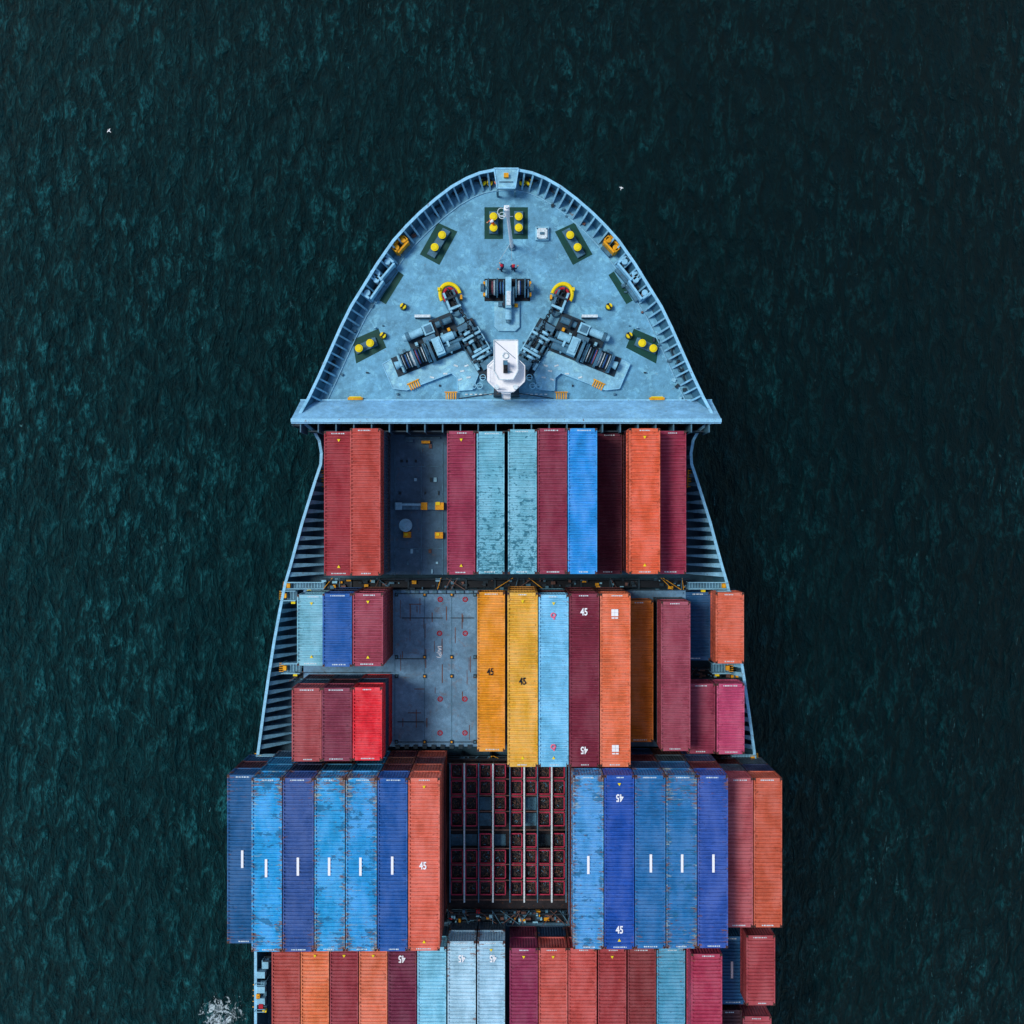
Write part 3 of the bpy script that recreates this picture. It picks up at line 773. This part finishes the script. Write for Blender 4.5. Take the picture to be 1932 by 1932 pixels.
    b.box((-.3,.95,.9),(2.4,.1,.15),'light'); b.box((1.3,-.8,.8),(.9,.25,.3),'light'); b.box((-.4,-.95,.5),(2.6,.12,.12),'mid')
    links(b,(-2.6,.3,.9),(-.9,.3,1.4),.15); links(b,(-.8,.3,1.4),(2.0,.3,.6),.15)
    for k in range(8): b.box((random.uniform(-2,2.2),random.uniform(-.8,.8),1.2),(.2,.2,.3),random.choice(['mid','light','dark','red']))
    b.obj('chain_lifter',bevel=0.01)
    b=MB(mirror=m_)
    for (px,py) in((905,728),(893,728),(911,712)): 
        w=P(px,py,ZF+.9); b.cyl((w.x,w.y,ZF),(w.x,w.y,ZF+.8),.05,'mid',6); b.tor((w.x,w.y,ZF+.9),.24,.04,'light',n=14,k=5); b.bar((w.x-.22,w.y,ZF+.9),(w.x+.22,w.y,ZF+.9),.04,.04,'light')
    for k in range(7): pb(b,880+k*9,744,5,2,ZF,.12,'rope')
    w0,w1=dp(866,752),dp(935,742); b.bar((w0.x,w0.y,ZF+.15),(w1.x,w1.y,ZF+.15),.06,.06,'dark')
    pb(b,670,752,28,5,ZF,0.6,'orangey'); pb(b,670,749,22,2,ZF+.6,.06,'yellow')
    pb(b,612,690,10,14,ZF,.4,'dark')
    for k in range(18): pb(b,random.uniform(690,930),random.uniform(600,750),random.uniform(2,5),random.uniform(2,5),ZF,random.uniform(.1,.4),random.choice(['mid','light','dark']))
    b.obj('deck_fittings',ship)
# foremast
b=MB()
v=P(955,705,6.3)
vb=Vector((v.x,v.y-0.6,0))
b.prism([(vb.x-1.1,vb.y-.8),(vb.x+1.1,vb.y-.8),(vb.x+.9,vb.y+1.0),(vb.x-.9,vb.y+1.0)],ZF,ZF+1.8,'dark')
b.cyl((vb.x,vb.y,ZF+1.8),(v.x,v.y,6.1),.75,'white',20,.6)
oct_=[(v.x+1.62*math.cos(a_)*1.0,v.y+1.55*math.sin(a_)-.05) for a_ in [math.pi/8+i*math.pi/4 for i in range(8)]]
b.prism(oct_,6.1,6.25,'white')
for i in range(8):
    a_=oct_[i];c_=oct_[(i+1)%8]
    b.bar((a_[0],a_[1],7.2),(c_[0],c_[1],7.2),.05,.05,'white'); b.bar((a_[0],a_[1],6.7),(c_[0],c_[1],6.7),.035,.035,'white'); b.cyl((a_[0],a_[1],6.2),(a_[0],a_[1],7.2),.03,'white',6)
q=[P(932,642,7.4),P(977,642,7.4),P(977,700,7.4),P(968,716,7.4),P(941,716,7.4),P(932,700,7.4)]
b.prism([(w.x,w.y) for w in q][::-1],7.05,7.4,'white')
for i in range(6):
    a_,c_=q[i],q[(i+1)%6]; b.bar((a_.x,a_.y,7.45),(c_.x,c_.y,7.45),.07,.12,'rope')
b.bar((q[0].x,q[0].y,7.42),(q[2].x-.2,q[2].y+1,7.42),.04,.03,'mid')
for xx in(-.6,.6): b.bar((v.x+xx,v.y+.4,6.25),(v.x+xx,v.y+2.4,7.05),.12,.12,'white')
b.cyl((v.x-.05,v.y+.65,7.4),(v.x-.05,v.y+.65,8.5),.13,'black',12); b.box((v.x-.05,v.y+.6,8.6),(.36,.34,.25),'mid'); b.cyl((v.x-.05,v.y+.2,7.4),(v.x-.05,v.y+.2,8.2),.1,'black',10)
b.box((v.x-.05,v.y+.35,7.6),(.34,.9,.35),'black'); b.tor((v.x-.05,v.y+1.3,7.5),.22,.05,'rope',n=14,k=5)
b.box((v.x+.2,v.y+.0,7.5),(.5,.06,.3),'mid')
for sx_ in(-1,1): b.cyl((v.x+sx_*.75,v.y-1.2,6.25),(v.x+sx_*.75,v.y-1.2,7.3),.13,'white',10); b.cyl((v.x+sx_*.75,v.y-1.2,7.3),(v.x+sx_*.75,v.y-1.2,7.5),.2,'rope',10)
for k in range(8): b.bar((v.x-.35,v.y-1.6,ZF+.5+k*.7),(v.x+.35,v.y-1.6,ZF+.5+k*.7),.05,.05,'white')
for xx in(-.35,.35): b.bar((v.x+xx,v.y-1.6,ZF),(v.x+xx,v.y-1.6,6.3),.05,.05,'white')
b.obj('foremast')
# jackstaff light pole
b=MB()
p0=dp(966,467);p1=P(956,392,11.0)
b.cyl(p0,p0+Vector((0,0,.3)),.3,'mid',12); b.cyl(p0,p1,.15,'white',12,.12)
pm=p0.lerp(p1,.8); b.cyl(pm,p1,.18,'white',12,.22); b.box(tuple(p1-Vector((0,0,.3))),(.4,.4,.5),'white'); b.cyl(tuple(p1),tuple(p1+Vector((0,0,.35))),.12,'rope',10)
b.tor((pm.x-.45,pm.y,pm.z+.3),.25,.03,'rope',n=14,k=5); b.tor((pm.x-.5,pm.y+.2,pm.z+.6),.3,.03,'rope',n=14,k=5)
b.bar((pm.x-.6,pm.y,pm.z),(pm.x+.4,pm.y,pm.z),.05,.05,'white')
for q in((942,492),(965,492)): w=dp(*q); b.cyl(tuple(p0+Vector((0,0,2.5))),(w.x,w.y,ZF),.02,'rope',5)
b.obj('jackstaff')
# ---------------------------------------------------------------- crew
def crew(px,py,rz,suit,pose=0):
    p=P(px,py,ZF)
    V=[(0,0,.95),(0,0.02,1.2),(0,0.02,1.42),(0,.03,1.54),(0,.05,1.68),
       (.19,0,1.42),(.27,.1,1.15),(.22,.34,1.05+.05*pose),(-.19,0,1.42),(-.28,.02,1.14),(-.26,.2,.93),
       (.1,0,.9),(.12,.06+.1*pose,.5),(.12,0,.08),(.12,.16,.04),(-.1,0,.9),(-.12,.02,.5),(-.13,-.08*pose,.08),(-.13,.1,.04)]
    E=[(0,1),(1,2),(2,3),(3,4),(2,5),(5,6),(6,7),(2,8),(8,9),(9,10),(0,11),(11,12),(12,13),(13,14),(0,15),(15,16),(16,17),(17,18)]
    Rr=[.15,.16,.15,.06,.1,.08,.055,.04,.08,.055,.04,.1,.075,.05,.045,.1,.075,.05,.045]
    me=bpy.data.meshes.new('crew_member'); me.from_pydata(V,E,[]); o=bpy.data.objects.new('crew_member',me); col.objects.link(o)
    md=o.modifiers.new('Skin','SKIN'); 
    sv=me.skin_vertices[0].data
    for i,r in enumerate(Rr): sv[i].radius=(r,r*.8); 
    sv[0].use_root=True
    ms=o.modifiers.new('Sub','SUBSURF'); ms.levels=1; ms.render_levels=2
    me.materials.append(MAT[suit]); o.location=p; o.rotation_euler=(0,0,rz)
    b=MB(); 
    b.tor((0,.05,1.72),.07,.055,'skin',n=12,k=8); b.cyl((0,.05,1.6),(0,.05,1.74),.09,'skin',12)
    hm='white' if suit=='orange' else 'red'
    b.cyl((0,.05,1.74),(0,.05,1.80),.135,hm,14,.12); b.cyl((0,.05,1.80),(0,.05,1.86),.12,hm,14,.05)
    b.box((0,.17,1.745),(.16,.1,.02),hm); b.box((0,.155,1.66),(.03,.03,.04),'skin')
    h=b.obj('head_and_helmet',o)
    for s_,hp in((1,(.22,.38,1.06)),(-1,(-.26,.24,.9))):
        b=MB(hp); b.box((0,0,0),(.07,.09,.04),'skin')
        for k in range(4): b.bar(((k-1.5)*.02,.04,0),((k-1.5)*.022,.09-.006*abs(k-1.5),-.02),.016,.018,'skin'); 
        b.bar((s_*-.035,.0,0),(s_*-.06,.045,-.01),.018,.02,'skin'); b.obj('hand',o)
crew(941,352,0.4,'orange',1); crew(930,426,2.0,'orange',0)
crew(948,510,1.0,'navy',1); crew(968,511,-.6,'navy',0)
# ---------------------------------------------------------------- seagulls
def gull(px,py,z,rz,k=.55):
    p=P(px,py,z); b=MB((0,0,0),rz)
    prof=[(-.28,.02),(-.18,.07),(0,.1),(.14,.08),(.22,.05),(.29,.055),(.34,.03),(.38,.008)]
    for i in range(len(prof)-1): b.cyl((0,prof[i][0],0),(0,prof[i+1][0],0),prof[i][1],'white',10,prof[i+1][1])
    b.cyl((0,.37,0),(0,.43,-.01),.012,'yellow',6,.004)
    for s_ in(-1,1):
        b.add([(s_*.05,.14,.03),(s_*.28,.2,.16),(s_*.52,.0,.12),(s_*.30,.03,.14),(s_*.05,-.08,.03)],[(0,1,3,4),(1,2,3)],'white')
    b.add([(-.03,-.26,.01),(.03,-.26,.01),(.09,-.42,.01),(-.09,-.42,.01)],[(0,1,2,3)],'white')
    o=b.obj('seagull'); o.location=p; o.scale=(k,k,k)
gull(206,247,-10,.9,.5);gull(1172,355,-10,-.3,.45)
# ---------------------------------------------------------------- sea
m,nt,b=newmat('sea_water'); tc=nt.nodes.new('ShaderNodeTexCoord'); v=tc.outputs['Object']
va=mapping(nt,v,(1.0,0.42,1),(0,0,math.radians(-50)))
w1=noise(nt,va,0.16,3,0.55,0.3); w2=noise(nt,va,1.0,5,0.68,0.7); w3=noise(nt,mapping(nt,v,(1,.5,1),(0,0,math.radians(-20))),3.0,4,0.7,0.5)
hgt=mth(nt,'ADD',mth(nt,'ADD',mth(nt,'MULTIPLY',w1,3.0),mth(nt,'MULTIPLY',w2,1.3)),mth(nt,'MULTIPLY',w3,.45))
bp=nt.nodes.new('ShaderNodeBump'); bp.inputs['Strength'].default_value=1.0; bp.inputs['Distance'].default_value=1.3
nt.links.new(hgt,bp.inputs['Height']); nt.links.new(bp.outputs[0],b.inputs['Normal'])
sx=nt.nodes.new('ShaderNodeSeparateXYZ'); nt.links.new(v,sx.inputs[0])
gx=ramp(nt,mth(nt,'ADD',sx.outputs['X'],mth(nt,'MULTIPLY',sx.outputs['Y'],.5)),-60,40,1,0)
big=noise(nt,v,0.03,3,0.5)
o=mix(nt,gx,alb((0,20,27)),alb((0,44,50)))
o=mix(nt,ramp(nt,big,0.35,0.65,0,.3),o,alb((0,22,29)))
patch=noise(nt,mapping(nt,v,(1,.6,1),(0,0,math.radians(40))),0.10,3,0.5)
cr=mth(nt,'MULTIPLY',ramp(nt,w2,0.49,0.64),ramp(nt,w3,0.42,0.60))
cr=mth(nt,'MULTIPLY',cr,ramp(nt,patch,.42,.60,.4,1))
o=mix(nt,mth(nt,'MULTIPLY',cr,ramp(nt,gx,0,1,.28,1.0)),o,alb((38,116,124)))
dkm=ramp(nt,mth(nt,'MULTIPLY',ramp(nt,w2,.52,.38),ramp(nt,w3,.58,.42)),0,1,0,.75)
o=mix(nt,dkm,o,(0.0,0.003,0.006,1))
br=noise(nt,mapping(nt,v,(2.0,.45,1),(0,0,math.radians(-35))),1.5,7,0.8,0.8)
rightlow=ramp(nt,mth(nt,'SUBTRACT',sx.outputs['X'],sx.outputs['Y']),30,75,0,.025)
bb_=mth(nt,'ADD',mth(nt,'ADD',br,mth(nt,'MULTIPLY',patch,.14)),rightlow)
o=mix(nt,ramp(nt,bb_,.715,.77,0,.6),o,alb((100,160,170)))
def around(px,py,r):
    q=P(px,py,ZW); s_=nt.nodes.new('ShaderNodeVectorMath'); s_.operation='DISTANCE'; nt.links.new(v,s_.inputs[0]); s_.inputs[1].default_value=(q.x,q.y,0)
    return ramp(nt,s_.outputs['Value'],r*.3,r,.215,-.05)
fo_=noise(nt,v,1.0,9,0.78,1.6)
foam=ramp(nt,mth(nt,'ADD',fo_,around(418,1915,4.0)),0.70,0.76)
o=mix(nt,foam,o,(.7,.85,.88,1))
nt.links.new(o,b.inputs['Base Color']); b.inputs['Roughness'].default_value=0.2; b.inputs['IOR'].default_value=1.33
b.inputs['Specular IOR Level'].default_value=0.3; b.inputs['Specular Tint'].default_value=(.3,.9,1,1)
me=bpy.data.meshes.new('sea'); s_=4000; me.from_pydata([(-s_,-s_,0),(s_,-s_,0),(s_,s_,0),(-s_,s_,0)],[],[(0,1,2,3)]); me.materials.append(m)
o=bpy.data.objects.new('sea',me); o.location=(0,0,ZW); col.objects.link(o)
# ---------------------------------------------------------------- light
EL=math.radians(62); AZ=math.radians(-74)
w=bpy.data.worlds.new('World'); scene.world=w; w.use_nodes=True; nt=w.node_tree; bg=nt.nodes['Background']
sk=nt.nodes.new('ShaderNodeTexSky'); sk.sky_type='NISHITA'; sk.sun_disc=False; sk.sun_elevation=EL; sk.sun_rotation=AZ
nt.links.new(sk.outputs[0],bg.inputs[0]); bg.inputs[1].default_value=0.15
ld=bpy.data.lights.new('sun','SUN'); ld.energy=2.2; ld.angle=math.radians(16); ld.color=(1,.96,.9)
lo_=bpy.data.objects.new('sun',ld); col.objects.link(lo_)
dv=Vector((math.sin(AZ)*math.cos(EL),math.cos(AZ)*math.cos(EL),math.sin(EL)))
lo_.rotation_euler=(-dv).to_track_quat('-Z','Y').to_euler(); lo_.location=(0,0,60)
# ---------------------------------------------------------------- camera
cd=bpy.data.cameras.new('camera'); cd.sensor_width=36; cd.sensor_height=36; cd.angle=2*math.atan(966/F); cd.clip_end=12000
co=bpy.data.objects.new('camera',cd); co.location=(0,0,H); col.objects.link(co); scene.camera=co
scene.view_settings.view_transform='Standard'; scene.view_settings.look='None'; scene.view_settings.exposure=0
